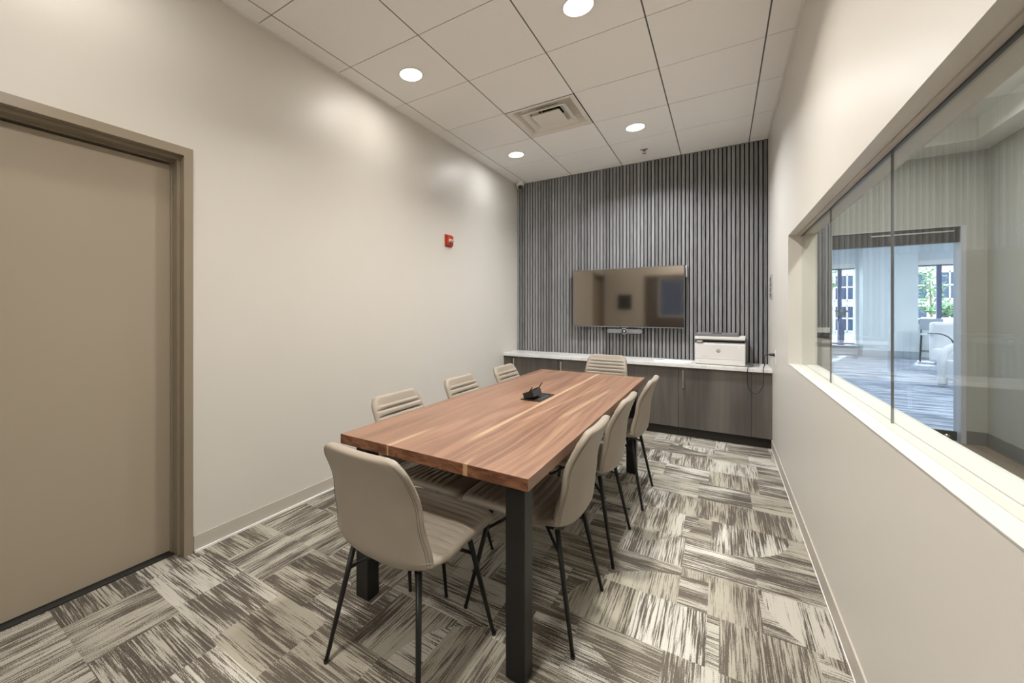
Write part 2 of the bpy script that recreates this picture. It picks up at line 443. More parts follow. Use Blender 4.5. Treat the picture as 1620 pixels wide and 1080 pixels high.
# ceiling: dark backing stands in for shadow in the tile gaps, lay-in tiles below it
GX = [-2.203+.6096*i for i in range(-1, 6)]; GY = [4.4498+.6096*(i-8) for i in range(0, 10)]
GX[0] = XL+.004; GX = [g for g in GX if g < XR]+[XR-.004]; GX = sorted(GX)
GYs = [YF+.004]+[g for g in GY if YF+.1 < g < 5.0]+[5.059, YB+.02]
struct(bx('ceiling', (XL-.1, XR+.1, -.1, 5.3, ZC+.0035, ZC+.1), M['tgap']))
tiles = bmesh.new(); VX, VY = (-1.5934, -.9838), (3.2306, 3.8402)
for i in range(len(GX)-1):
    for j in range(len(GYs)-1):
        cx, cy = (GX[i]+GX[i+1])/2, (GYs[j]+GYs[j+1])/2
        if VX[0] < cx < VX[1] and VY[0] < cy < VY[1]: continue
        box(tiles, GX[i]+.0045, GX[i+1]-.0045, GYs[j]+.0030, GYs[j+1]-.0030, ZC, ZC+.0035)
t = obj('ceiling_tiles', tiles, M['tile']); t.parent = bpy.data.objects['ceiling']
# wall angle
bm = bmesh.new()
box(bm, XL, XL+.018, YF, YB, ZC-.003, ZC); box(bm, XR-.018, XR, YF, YB, ZC-.003, ZC); box(bm, XL, XR, YF, YF+.018, ZC-.003, ZC)
struct(obj('trim_2', bm, M['white']))
# baseboards
def baseboard(name, dims, toe, mat=None):
    bm = bmesh.new(); box(bm, *dims); box(bm, *toe, mat=1); return struct(obj(name, bm, [mat or M['trim'], M['white']]))
baseboard('baseboard_left', (XL, XL+.006, 1.045, 4.76, 0, .085), (XL, XL+.016, 1.045, 4.76, 0, .010))
baseboard('baseboard_right', (XR-.006, XR, YF, 4.76, 0, .09), (XR-.009, XR, YF, 4.76, 0, .006))
baseboard('baseboard_front', (XL, -1.47, YF, YF+.006, 0, .09), (XL, -1.47, YF, YF+.014, 0, .008))

# slat cladding on the back wall
bm = bmesh.new(); box(bm, XL, XR, 5.168, 5.176, .7452, ZC+.01, mat=1)
pitch = .038; n = int((XR-XL)/pitch)+1
for i in range(n):
    a = XL+i*pitch+.003; b = min(a+.0268, XR-.001)
    if b-a > .004: box(bm, a, b, YB, 5.168, .7452, ZC+.008)
sl = obj('slat_cladding', bm, [M['slat'], M['felt']]); sl.parent = bpy.data.objects['wall_back']

# ================================================================== DOOR
d = struct(bx('door_1', (XL-.125, XL-.10, DY0+.012, DY1-.008, .012, DZ-.035), M['door']), 'flush taupe slab door set back in the left wall')
bm = bmesh.new()
f0, f1 = XL-.17, XL+.010
for a in ((f0+.001, f1, DY1, DY1+.044, 0, DZ+.044), (f0, f1, DY0-.044, DY0, 0, DZ+.044), (f0, f1, DY0, DY1, DZ, DZ+.044),
          (f0, XL-.035, DY1-.015, DY1, 0, DZ), (f0, XL-.035, DY0, DY0+.015, 0, DZ), (f0, XL-.035, DY0+.015, DY1-.015, DZ-.016, DZ),
          (f0, XL-.088, DY1-.022, DY1-.015, 0, DZ-.016), (f0, XL-.088, DY0+.015, DY0+.022, 0, DZ-.016), (f0, XL-.088, DY0+.022, DY1-.022, DZ-.024, DZ-.016)):
    box(bm, *a)
fr = obj('door_frame', bm, M['frame']); fr.parent = d
bx('threshold', (XL-.17, XL-.06, DY0, DY1, 0, .006), M['rub'], d)
bm = bmesh.new(); box(bm, XL-.30, XL-.19, DY0-.1, DY1+.1, 0, DZ+.1)
struct(obj('wall_closet', bm, M['wall']))

# ================================================================== INTERNAL WINDOW
GXP = .466
win = thing('window_1', 'long frameless glazed opening in the right wall', 'window'); del win['category']; struct(win)
bm = bmesh.new()
for a in ((.437, .462, WY0, WY1, WZ0, WZ0+.004), (.440, .462, WY0, WY1, WZ1-.006, WZ1), (.470, .482, WY0, WY1, WZ1-.006, WZ1)): box(bm, *a)
obj('glazing_stop', bm, M['trim'], win)
bx('sill_board', (XR-.002, .437, WY0, WY1, WZ0-.001, WZ0+.003), M['sill'], win)
bx('outer_sill_board', (.476, .548, WY0, WY1, WZ0-.001, WZ0+.003), M['sill'], win)
bm = bmesh.new(); box(bm, .461, .471, WY0, WY1, WZ1-.011, WZ1)
obj('top_channel', bm, M['blackp'], win)
joints = [WY1, 2.79, 1.896, 1.002, WY0]
for a, b in zip(joints, joints[1:]):
    bx('glass_pane', (.463, .469, b+.002, a-.002, WZ0+.003, WZ1-.003), M['glass'], win)
for jy in joints[1:-1]:
    bx('pane_joint', (.4625, .4695, jy-.0013, jy+.0013, WZ0+.003, WZ1-.003), M['grey'], win)

# ================================================================== DOWNLIGHTS
dl = [(-.679, 2.316, 'w', 'round recessed ceiling downlight, largest one at the top centre of the photo'),
      (-1.900, 2.316, 'w', 'round recessed ceiling downlight nearest the left wall and above the table near end'),
      (-.679, 4.145, 'n', 'round recessed ceiling downlight right of the ceiling vent, near the fire sprinkler'),
      (-1.900, 4.145, 'n', 'small looking recessed downlight left of the vent, nearest the corner camera'),
      (-.679, .487, 'w', 'recessed ceiling downlight just inside the open doorway, out of frame'),
      (-1.900, .487, 'w', 'recessed ceiling downlight above the taupe door, out of frame')]
for x, y, k, lab in dl:
    t = thing('recessed_downlight', lab, 'ceiling light', (x, y, ZC), 0, 'recessed ceiling downlights')
    bm = bmesh.new(); lathe(bm, [(.078, .0), (.090, -.001), (.092, -.004), (.088, -.006), (.080, -.005), (.078, 0)]); obj('trim_ring', bm, M['white'], t)
    bm = bmesh.new(); lathe(bm, [(0, -.010), (.05, -.008), (.0785, -.003)]); obj('lens', bm, M['lamp_w' if k == 'w' else 'lamp_n'], t)
    area('downlight_beam', (x, y, ZC-.012), .15, LIGHT_W*(.135 if x < -1 else .75 if y < 1 else 1 if y < 3 else 1.15), WARM if k == 'w' else NEUT, spread=math.radians(178 if x < -1 else 144))

# ================================================================== CEILING VENT
t = thing('ceiling_vent', 'square stepped air diffuser with a dark opening set in the tile grid', 'vent', ((VX[0]+VX[1])/2, (VY[0]+VY[1])/2, ZC))
def ringstrip(bm, prof):
    """square rings: list of (half size, z)"""
    rs = [[bm.verts.new((sx*h, sy*h, z)) for sx, sy in ((-1, -1), (1, -1), (1, 1), (-1, 1))] for h, z in prof]
    for a, b in zip(rs, rs[1:]):
        for k in range(4): bm.faces.new([a[k], a[(k+1) % 4], b[(k+1) % 4], b[k]])
bm = bmesh.new(); ringstrip(bm, [(.300, -.001), (.268, -.001), (.255, .008), (.225, .058), (.10, .070)]); obj('outer_pan', bm, M['diff'], t, normals=False)
bm = bmesh.new(); ringstrip(bm, [(.198, -.004), (.190, -.008), (.150, .022), (.140, .040), (.144, .042), (.155, .026), (.198, -.001), (.198, -.004)]); obj('middle_cone', bm, M['diff'], t, normals=False)
bm = bmesh.new(); box(bm, -.128, .128, -.128, .128, -.004, -.0005, bevel=.001); ringstrip(bm, [(.128, -.002), (.105, .018)]); obj('centre_plate', bm, M['diff'], t, normals=False)
bm = bmesh.new(); lathe(bm, [(0, .064), (.092, .064)]); obj('duct_opening', bm, M['felt'], t, normals=False)
for hx, hy in ((.02, .10), (-.05, -.08)):
    bm = bmesh.new(); tube(bm, [(hx, hy, .0), (hx, hy, .064)], .004, 6); obj('hanger', bm, M['diff'], t)
bx('plenum', (VX[0]-.02, VX[1]+.02, VY[0]-.02, VY[1]+.02, ZC+.105, ZC+.3), M['felt'], t).location = (-(VX[0]+VX[1])/2, -(VY[0]+VY[1])/2, -ZC)
# cut the ceiling backing above the vent
cb = bpy.data.objects['ceiling']; bm = bmesh.new(); 
for a in ((XL-.1, VX[0], -.1, 5.3), (VX[1], XR+.1, -.1, 5.3), (VX[0], VX[1], -.1, VY[0]), (VX[0], VX[1], VY[1], 5.3)): box(bm, *a, ZC+.0035, ZC+.1)
bm.to_mesh(cb.data); bm.free()

# sprinkler
t = thing('fire_sprinkler', 'small chrome pendant fire sprinkler in a ceiling tile near the slat wall', 'sprinkler', (-.692, 4.761, ZC))
bm = bmesh.new(); lathe(bm, [(.036, 0), (.036, -.003), (.018, -.008), (.012, -.010)]); obj('escutcheon', bm, M['chrome'], t)
bm = bmesh.new(); lathe(bm, [(.009, -.008), (.009, -.022), (.004, -.026)], seg=12)
for s in (-1, 1): tube(bm, [(s*.010, 0, -.018), (s*.015, 0, -.030), (s*.003, 0, -.045)], .0025, 6)
obj('frame_arms', bm, M['grey'], t)
bm = bmesh.new(); lathe(bm, [(0, -.044), (.020, -.045), (.020, -.047), (0, -.047)], seg=16); obj('deflector', bm, M['grey'], t)

# corner camera
t = thing('security_camera', 'white turret security camera in the back left ceiling corner', 'camera', (-2.262, 5.06, ZC))
bm = bmesh.new(); lathe(bm, [(0, 0), (.052, 0), (.055, -.010), (.053, -.045), (.050, -.052), (0, -.052)], seg=32); obj('mount_base', bm, M['white'], t)
R_ = Matrix.Translation((0, 0, -.055)) @ Matrix.Rotation(math.radians(-42), 4, 'X') @ Matrix.Rotation(math.radians(-24), 4, 'Y')
bm = bmesh.new(); lathe(bm, [(0.0, .040), (.030, .034), (.043, .012), (.045, -.006), (.040, -.022), (.032, -.030)], seg=28, mtx=R_); obj('ball_housing', bm, M['white'], t)
bm = bmesh.new(); lathe(bm, [(.034, -.028), (.030, -.035), (.016, -.039), (.012, -.036), (0, -.036)], seg=24, mtx=R_); obj('lens_window', bm, M['blackp'], t)

# ================================================================== FIRE STROBE
t = thing('fire_alarm_strobe', 'red fire alarm horn strobe on the left wall', 'fire alarm', (XL, 3.455, 2.0))
bx('back_plate', (0, .012, -.062, .062, -.062, .062), M['red'], t, .004)
bx('housing', (.012, .034, -.052, .052, -.054, .050), M['red'], t, .008)
bm = bmesh.new()
for sgn in (-1, 1): pass
vs = [(.034, -.036, -.016), (.034, .036, -.016), (.034, .036, .016), (.034, -.036, .016), (.062, -.026, -.004), (.062, .026, -.004), (.062, .026, .006), (.062, -.026, .006)]
v = [bm.verts.new(c) for c in vs]
for f in ((0, 1, 2, 3), (4, 5, 6, 7), (0, 1, 5, 4), (1, 2, 6, 5), (2, 3, 7, 6), (3, 0, 4, 7)): bm.faces.new([v[i] for i in f])
obj('strobe_lens', bm, M['clear'], t)
bm = bmesh.new()
for i in range(4): box(bm, .034, .0352, -.03, .03, -.044+i*.006, -.0415+i*.006)
obj('sounder_grille', bm, M['rub'], t)

# ================================================================== CABINETS
FY = 4.742; CT = .710
def cabinet(x0, x1, label, fill=None):
    t = thing('base_cabinet', label, 'cabinet', ((x0+x1)/2, FY, 0), 0, 'dark wood base cabinets along the slat wall')
    cx = (x0+x1)/2; hw = (x1-x0)/2
    c = bmesh.new(); box(c, -hw+.001, hw-.001, .022, 5.155-FY, .095, CT-.002); obj('cabinet_body', c, M['cabin'], t)
    bx('toe_kick', (-hw+.001, hw-.001, .045, .065, 0, .095), M['cabin'], t)
    l, r = -hw, hw
    if fill == 'L': bx('filler_panel', (-hw+.001, -hw+.104, 0, .020, .095, CT-.004), M['cab'], t, .001); l = -hw+.104
    if fill == 'R': bx('filler_panel', (hw-.152, hw-.001, 0, .020, .095, CT-.004), M['cab'], t, .001); r = hw-.154
    dr = bx('door', (l+.0015, r-.0015, 0, .020, .095, CT-.004), M['cab'], t, .001)
    bm = bmesh.new(); hx = l+.042
    box(bm, hx-.006, hx+.006, -.028, -.022, .500, .682, bevel=.001); box(bm, hx-.004, hx+.004, -.022, 0, .515, .523); box(bm, hx-.004, hx+.004, -.022, 0, .659, .667)
    obj('handle', bm, M['chrome'], dr)
    return t
cabinet(XL, -1.629, 'leftmost dark wood base cabinet against the left wall, behind the far left chair', 'L')
cabinet(-1.629, -.998, 'dark wood base cabinet second from the left wall, its handle above the table edge')
cabinet(-.998, -.368, 'dark wood base cabinet directly behind the chair at the far table end')
cabinet(-.368, XR, 'dark wood base cabinet beneath the printer with filler at the right wall', 'R')
bm = bmesh.new(); box(bm, XL+.001, XR-.001, 4.712, 5.158, CT, .745, bevel=.002)
tag(obj('countertop', bm, M['quartz']), 'continuous white quartz worktop along the slat wall', 'countertop')

# ================================================================== TELEVISION + VIDEO BAR
t = thing('television', 'wall mounted flat television switched off on the slat wall', 'television', (-.941, 5.067, 1.092))
bm = bmesh.new(); box(bm, -.606, .606, 0, .030, 0, .690, bevel=.003); obj('casing', bm, M['blackp'], t)
bx('screen', (-.600, .600, -.0012, .001, .012, .684), M['screen'], t)
bm = bmesh.new()
for a in ((-.607, .607, -.003, .010, -.001, .009), (-.607, -.602, -.002, .010, 0, .691), (.602, .607, -.002, .010, 0, .691), (-.607, .607, -.002, .010, .686, .691)): box(bm, *a)
obj('bezel', bm, M['grey'], t)
bx('rear_housing', (-.42, .42, .030, .055, .08, .50), M['blackp'], t)
bx('wall_bracket', (-.25, .25, .055, .080, .15, .42), M['black'], t)
bx('side_arm', (.612, .628, .035, .079, .56, .69), M['lgrey'], t)
bx('brand_badge', (-.035, .035, -.0045, -.002, -.003, .004), M['chrome'], t)
t = thing('video_bar', 'grey video conference bar with a centre lens below the television', 'webcam', (-.938, 5.02, 1.047))
def pill(bm, hw, r, y0, y1, seg=12, mat=0):
    P = []
    for k in range(seg+1): a = PI/2+PI*k/seg; P.append((-hw+r+r*math.cos(a), r*math.sin(a)))
    for k in range(seg+1): a = -PI/2+PI*k/seg; P.append((hw-r+r*math.cos(a), r*math.sin(a)))
    A = [bm.verts.new((x, y0, z)) for x, z in P]; B = [bm.verts.new((x, y1, z)) for x, z in P]
    bm.faces.new(A).material_index = mat; bm.faces.new(B[::-1]).material_index = mat
    for k in range(len(P)): f = bm.faces.new([A[k], A[(k+1) % len(P)], B[(k+1) % len(P)], B[k]]); f.smooth = True; f.material_index = mat
bm = bmesh.new(); pill(bm, .198, .030, 0, .05); obj('bar_body', bm, M['blackp'], t)
bm = bmesh.new(); pill(bm, .192, .025, -.004, 0); obj('speaker_fabric', bm, M['mesh'], t)
Rx = Matrix.Rotation(PI/2, 4, 'X')
bm = bmesh.new(); lathe(bm, [(0, .0), (.035, 0), (.037, .010), (.034, .020), (.026, .022)], mtx=Rx); obj('lens_barrel', bm, M['grey'], t)
bm = bmesh.new(); lathe(bm, [(.026, .0225), (.020, .017), (0, .017)], mtx=Rx); obj('lens_ring', bm, M['blackp'], t)
bm = bmesh.new(); lathe(bm, [(.010, .0175), (.006, .021), (0, .022)], mtx=Rx); obj('lens', bm, M['clear'], t)
bx('mounting_arm', (-.05, .05, .03, .127, .024, .034), M['blackp'], t)

# ================================================================== PRINTER
t = thing('printer', 'white laser printer with a dark document feeder on the counter', 'printer', (-.018, 4.79, .745), math.radians(-3))
PW, PD = .208, .35
bm = bmesh.new(); box(bm, -PW, PW, 0, PD, .006, .212, bevel=.006); obj('printer_body', bm, M['pwhite'], t)
bm = bmesh.new(); box(bm, -PW+.01, PW-.01, .01, PD, 0, .007); obj('base', bm, M['lgrey'], t)
bm = bmesh.new(); box(bm, -PW, PW, -.003, .012, .010, .056, bevel=.003); obj('paper_tray', bm, M['pwhite'], t)
bm = bmesh.new(); box(bm, -PW, PW, -.003, .012, .060, .208, bevel=.003); obj('front_cover', bm, M['pwhite'], t)
bm = bmesh.new(); box(bm, -PW+.004, PW-.004, .03, PD-.004, .212, .248); obj('output_slot', bm, M['blackp'], t)
bm = bmesh.new(); box(bm, -PW+.006, PW-.004, .006, .03, .212, .224); obj('slot_lip', bm, M['lgrey'], t)
cp = bx('control_panel', (-PW+.012, -PW+.070, -.008, .03, .216, .244), M['grey'], t, .003)
bx('display', (-PW+.020, -PW+.060, -.0092, -.007, .222, .240), M['lgrey'], cp)
bm = bmesh.new(); box(bm, -PW+.004, PW-.004, .0, PD, .244, .254); obj('scanner_gap', bm, M['grey'], t)
bm = bmesh.new(); box(bm, -PW, PW, -.006, PD, .254, .282, bevel=.004); obj('scanner_lid', bm, M['pwhite'], t)
bm = bmesh.new(); box(bm, -PW+.004, PW-.056, .02, PD-.02, .282, .312, bevel=.005); obj('document_feeder', bm, M['grey'], t)
bm = bmesh.new(); box(bm, -.06, .02, .03, .10, .311, .318, bevel=.002); obj('feeder_guide', bm, M['blackp'], t)
# round maker's mark: dark disc with slanted light letters
bm = bmesh.new(); lathe(bm, [(0, .0042), (.0175, .0042), (.0175, .003), (0, .003)], mtx=Matrix.Translation((-.007, 0, .143)) @ Rx, seg=28); lg = obj('logo_disc', bm, M['grey'], t)
def text(body, size, x, z, y, mat, parent, shear=0.0, name='lettering'):
    cu = bpy.data.curves.new(name, 'FONT'); cu.body = body; cu.size = size; cu.shear = shear; cu.extrude = .0004; cu.align_x = 'CENTER'; cu.align_y = 'CENTER'
    tmp = bpy.data.objects.new('t', cu); C.objects.link(tmp); bpy.context.view_layer.update()
    me = bpy.data.meshes.new_from_object(tmp.evaluated_get(bpy.context.evaluated_depsgraph_get())); bpy.data.objects.remove(tmp)
    me.materials.append(mat); o = bpy.data.objects.new(name, me); C.objects.link(o); o.parent = parent; o.location = (x, y, z); o.rotation_euler = (PI/2, 0, 0); return o
text('hp', .030, -.007, .1445, -.0046, M['pwhite'], lg, .25)
bm = bmesh.new(); box(bm, -.155, -.095, -.0036, -.003, .082, .0845); obj('model_lettering', bm, M['lgrey'], t)
bm = bmesh.new(); box(bm, -.165, -.157, -.0036, -.003, .028, .036); obj('tray_mark', bm, M['lgrey'], t)
bm = bmesh.new(); box(bm, .150, .168, -.0038, -.003, .178, .190); obj('sticker', bm, M['paper'], t)

# papers
for i, (x, y, r) in enumerate(((-.47, 4.86, .12), (-.40, 4.93, -.25))):
    bm = bmesh.new(); box(bm, -.108, .108, -.14, .14, 0, .0012)
    o = obj('paper_sheet', bm, M['paper'], loc=(x, y, .7455+i*.0016), rot=(0, 0, r+PI/2))
    tag(o, ['white paper sheet lying on the counter, nearer the counter front edge', 'white paper sheet on the counter, partly under the printer side of the other'][i], 'paper', 'loose papers beside the printer')

# outlet, plug and cord
t = thing('wall_outlet', 'white electrical outlet on the right wall just above counter height', 'outlet', (XR, 4.43, .885))
bx('cover_plate', (-.006, 0, -.036, .036, -.058, .058), M['white'], t, .002)
bx('upper_receptacle', (-.008, -.005, -.017, .017, .010, .038), M['white'], t, .002)
bx('lower_receptacle', (-.008, -.005, -.017, .017, -.038, -.010), M['white'], t, .002)
def smooth_path(P, n=10):
    P = [Vector(p) for p in P]; out = []
    for i in range(len(P)-1):
        p0, p1, p2, p3 = P[max(i-1, 0)], P[i], P[i+1], P[min(i+2, len(P)-1)]
        for k in range(n):
            s = k/n; out.append(.5*((2*p1)+(p2-p0)*s+(2*p0-5*p1+4*p2-p3)*s*s+(-p0+3*p1-3*p2+p3)*s**3))
    return out+[P[-1]]
prn = [o for o in bpy.data.objects if o.name == 'printer'][0]
o0 = Vector((XR-.02, 4.43, .905))
pts = [(.3415, 4.43, .905), (.315, 4.47, .885), (.325, 4.60, .80), (.322, 4.690, .745), (.322, 4.690, .652), (.314, 4.69, .576), (.265, 4.69, .512), (.214, 4.69, .555), (.203, 4.69, .66), (.208, 4.695, .755), (.235, 4.80, .751), (.255, 4.90, .751), (.225, 4.99, .751), (.205, 5.03, .760)]
bm = bmesh.new(); tube(bm, [p-o0 for p in smooth_path(pts)], .0032, 8); cord = obj('power_cord', bm, M['rub'], prn); cord['label'] = 'black power cord looping in front of the cabinet'
cord.matrix_parent_inverse = (Matrix.Translation(prn.location) @ Matrix.Rotation(prn.rotation_euler.z, 4, 'Z')).inverted(); cord.location = o0
bm = bmesh.new(); tube(bm, [Vector((.3815, 4.43, .905))-o0, Vector((.372, 4.43, .905))-o0, Vector((.350, 4.43, .905))-o0, Vector((.338, 4.432, .904))-o0], [.014, .014, .011, .004], 10); obj('plug', bm, M['rub'], cord)

# wall plate
t = thing('switch_plate', 'grey keypad plate on the right wall beside the slat wall', 'wall switch', (XR, 4.80, 1.507))
bx('plate', (-.008, 0, -.085, .085, -.112, .112), M['lgrey'], t, .002)
bm = bmesh.new()
for i in range(3):
    for j in range(4): box(bm, -.0105, -.008, -.066+i*.046, -.028+i*.046, -.094+j*.048, -.058+j*.048)
obj('buttons', bm, M['grey'], t)

# ================================================================== TABLE
TX0, TX1, TY0, TY1, TZ = -1.392, -.515, 1.213, 3.585, .745
t = thing('conference_table', 'long walnut plank conference table on square black steel legs', 'table', (0, 0, 0))
bm = bmesh.new(); box(bm, TX0, TX1, TY0, TY1, TZ-.042, TZ, bevel=.0018)
bm.normal_update()
for f in bm.faces:
    if abs(f.normal.y) > .9: f.material_index = 1
obj('tabletop', bm, [M['wood'], M['end']], t)
for x0 in (TX0+.020, TX1-.115):
    for y0 in (1.285, TY1-.145):
        bm = bmesh.new(); box(bm, x0, x0+.072, y0, y0+.072, .004, TZ-.050, bevel=.004); lg = obj('leg', bm, M['black'], t)
        bx('foot_pad', (x0+.012, x0+.060, y0+.012, y0+.060, 0, .005), M['rub'], lg)
        bx('mounting_plate', (x0-.005, x0+.085, y0-.01, y0+.10, TZ-.050, TZ-.0425), M['black'], lg)
bx('under_rail', (-.99, -.93, 1.42, 3.38, TZ-.085, TZ-.0425), M['black'], t)
# power box
t = thing('power_box', 'black pop-up power box with raised lid sunk in the tabletop', 'power outlet', (-.953, 2.40, TZ))
bm = bmesh.new()
for a in ((-.062, .062, -.125, -.108, 0, .004), (-.062, .062, .108, .125, 0, .004), (-.062, -.050, -.108, .108, 0, .004), (.042, .062, -.108, .108, 0, .004)): box(bm, *a)
obj('frame', bm, M['blackp'], t)
bx('inset_tray', (-.050, .042, -.108, .108, .0006, .0018), M['felt'], t)
bx('metal_strip', (.030, .036, -.085, .085, .0015, .0035), M['chrome'], t)
bm = bmesh.new()
RL = Matrix.Translation((-.046, 0, .006)) @ Matrix.Rotation(math.radians(-56), 4, 'Y')
tt = bmesh.new(); box(tt, 0, .062, -.100, .062, -.002, .002); box(tt, .050, .085, -.100, -.088, -.002, .002); box(tt, .050, .092, .050, .062, -.002, .002)
merge(bm, tt, mtx=RL); obj('lid', bm, M['blackp'], t)
bm = bmesh.new(); tt = bmesh.new(); box(tt, -.035, .030, -.10, .03, 0, .036); merge(bm, tt, mtx=Matrix.Translation((-.012, -.005, .013)) @ Matrix.Rotation(math.radians(-18), 4, 'Y')); obj('socket_block', bm, M['blackp'], t)

# ================================================================== CHAIRS
PROF = [(.262, .430), (.256, .442), (.228, .4535), (.15, .457), (.06, .452), (-.02, .443), (-.09, .435), (-.148, .430), (-.195, .441), (-.221, .473), (-.230, .525), (-.237, .60), (-.243, .67), (-.260, .74), (-.280, .796), (-.292, .820)]
pp = smooth_path([(0, a, b) for a, b in PROF], 12)
cum = [0]
for a, b in zip(pp, pp[1:]): cum.append(cum[-1]+(b-a).length)
LT = cum[-1]
def pat(d):
    d = min(max(d, 0), LT)
    for i in range(len(cum)-1):
        if cum[i+1] >= d:
            k = (d-cum[i])/max(1e-9, cum[i+1]-cum[i]); p = pp[i].lerp(pp[i+1], k); tg = (pp[min(i+2, len(pp)-1)]-pp[max(i-1, 0)]).normalized(); return p, tg
    return pp[-1], (pp[-1]-pp[-2]).normalized()
def interp(tab, v):
    for (a, x), (b, y) in zip(tab, tab[1:]):
        if v <= b: k = (v-a)/(b-a); k = k*k*(3-2*k); return x+(y-x)*max(0, k)
    return tab[-1][1]
BEND = .462       # arc length where seat turns into back
W_TAB = [(0, .222), (.20, .228), (.44, .232), (.52, .229), (.64, .213), (LT, .193)]
L_TAB = [(0, .0), (.10, .004), (.32, .018), (.44, .045), (.54, .058), (.68, .040), (LT, .010)]
def shell_pt(d, u):
    p, tg = pat(d); nrm = Vector((0, -tg.z, tg.y)) if False else Vector((0, tg.z, -tg.y))
    # inner side normal: up on the seat, forward on the back
    if nrm.z < 0 and abs(nrm.z) > abs(nrm.y): nrm = -nrm
    hw = interp(W_TAB, d)
    r = .068; e = min(d, LT-d)
    if e < r: hw = hw - r*.92 + .92*math.sqrt(max(0, r*r-(r-e)**2))
    lift = interp(L_TAB, d)*abs(u)**2.6
    return p, nrm, hw, lift
def make_shell(d0, d1, name, parent):
    NU, step = 28, .0042
    n = max(2, int(round((d1-d0)/step))); bm = bmesh.new(); outer = []; inner = []
    for i in range(n+1):
        d = d0+(d1-d0)*i/n; p, nr, hw, lift = shell_pt(d, 0); ro = []; ri = []
        # nr orientation chosen continuously
        tg = pat(d)[1]; nr = Vector((0, -tg.z, tg.y)); nr = nr if nr.dot(Vector((0, .7, .7))) > 0 else -nr
        for k in range(NU+1):
            uu = -1+2*k/NU; u = math.sin(uu*PI/2)*.35+uu*.65
            L = interp(L_TAB, d)*abs(u)**2.6
            base = Vector((u*hw, p.y, p.z))+nr*L
            e = min(d, LT-d); edge = min(1.0, math.sqrt(max(0.0, 1-(1-min(1, e/.018))**2)))
            th = .030*math.sqrt(max(0, 1-abs(u)**9))*edge
            ph = (d % .033)/.033
            rib = .0085*math.exp(-((min(ph, 1-ph))/.085)**2)*(1 if .055 < e else 0)*min(1, max(0, (.93-abs(u))/.16))
            rib = max(0, rib); puff = .0045*math.sin(PI*ph)*(1 if .055 < e else 0)*min(1, max(0, (.88-abs(u))/.2))
            ri.append(bm.verts.new(base+nr*(th-rib+puff))); ro.append(bm.verts.new(base-nr*.006*math.sqrt(max(0, 1-abs(u)**9))*edge))
        outer.append(ro); inner.append(ri)
    for i in range(n):
        for k in range(NU):
            for G in (inner, outer):
                f = bm.faces.new([G[i][k], G[i][k+1], G[i+1][k+1], G[i+1][k]]); f.smooth = True
        for k in (0, NU):
            f = bm.faces.new([inner[i][k], outer[i][k], outer[i+1][k], inner[i+1][k]]); f.smooth = True
    for i in (0, n):
        for k in range(NU):
            f = bm.faces.new([inner[i][k], inner[i][k+1], outer[i][k+1], outer[i][k]]); f.smooth = True
    bmesh.ops.remove_doubles(bm, verts=bm.verts[:], dist=.0002)
    return obj(name, bm, M['leather'], parent)
def seam(parent, d0, d1, u, closed):
    """stitched piping along the outer rim of the shell"""
    left = []; right = []
    n = 60
    for i in range(n+1):
        d = d0+(d1-d0)*i/n; p, _, hw, _ = shell_pt(d, 1); tg = pat(d)[1]; nr = Vector((0, -tg.z, tg.y)); nr = nr if nr.dot(Vector((0, .7, .7))) > 0 else -nr
        L = interp(L_TAB, d)*u**2.6
        for s, lst in ((-1, left), (1, right)): lst.append(Vector((s*u*hw, p.y, p.z))+nr*(L-.0065*math.sqrt(1-u**9)))
    return left, right
def make_chair(label, group):
    t = thing('dining_chair', label, 'chair', (0, 0, 0), 0, group)
    make_shell(0, BEND, 'seat', t)
    bk = make_shell(BEND, LT, 'backrest', t)
    bm = bmesh.new()
    for uu, inset in ((.955, .010), (.925, .017)):
        l, r = seam(t, BEND+.01, LT-inset, uu, False); tube(bm, l+r[::-1], .0009, 5)
    obj('stitching', bm, M['piping'], bk)
    bm = bmesh.new(); box(bm, -.10, .10, -.10, .10, .424, .440, bevel=.002); box(bm, -.150, .150, -.135, -.115, .414, .424, bevel=.002); box(bm, -.150, .150, .125, .145, .426, .440, bevel=.002)
    box(bm, -.012, .012, -.14, .14, .414, .424); obj('seat_frame', bm, M['black'], t)
    for sx in (-1, 1):
        for sy in (-1, 1):
            top = Vector((sx*.155, sy*.138+(-.014 if sy < 0 else 0), .424 if sy < 0 else .436)); foot = Vector((sx*.218, sy*.232, .004))
            bm = bmesh.new(); tube(bm, [top, top.lerp(foot, .5), foot], [.0110, .0096, .0074], 12); lg = obj('leg', bm, M['black'], t)
            bm = bmesh.new(); a = top.lerp(foot, .22); tube(bm, [a, Vector((sx*.02, sy*.02, .420))], .0065, 10); obj('brace', bm, M['black'], lg)
            bm = bmesh.new(); lathe(bm, [(0, -.004), (.0075, -.004), (.009, .003), (.008, .008)], c=tuple(foot), seg=12); obj('glide', bm, M['rub'], lg)
    return t
def dup(root, label):
    r = root.copy(); C.objects.link(r); r['label'] = label
    for ch in list(root.children):
        c = ch.copy(); C.objects.link(c); c.parent = r
        for g in ch.children:
            q = g.copy(); C.objects.link(q); q.parent = c
    return r
G = 'taupe leather chairs round the conference table'
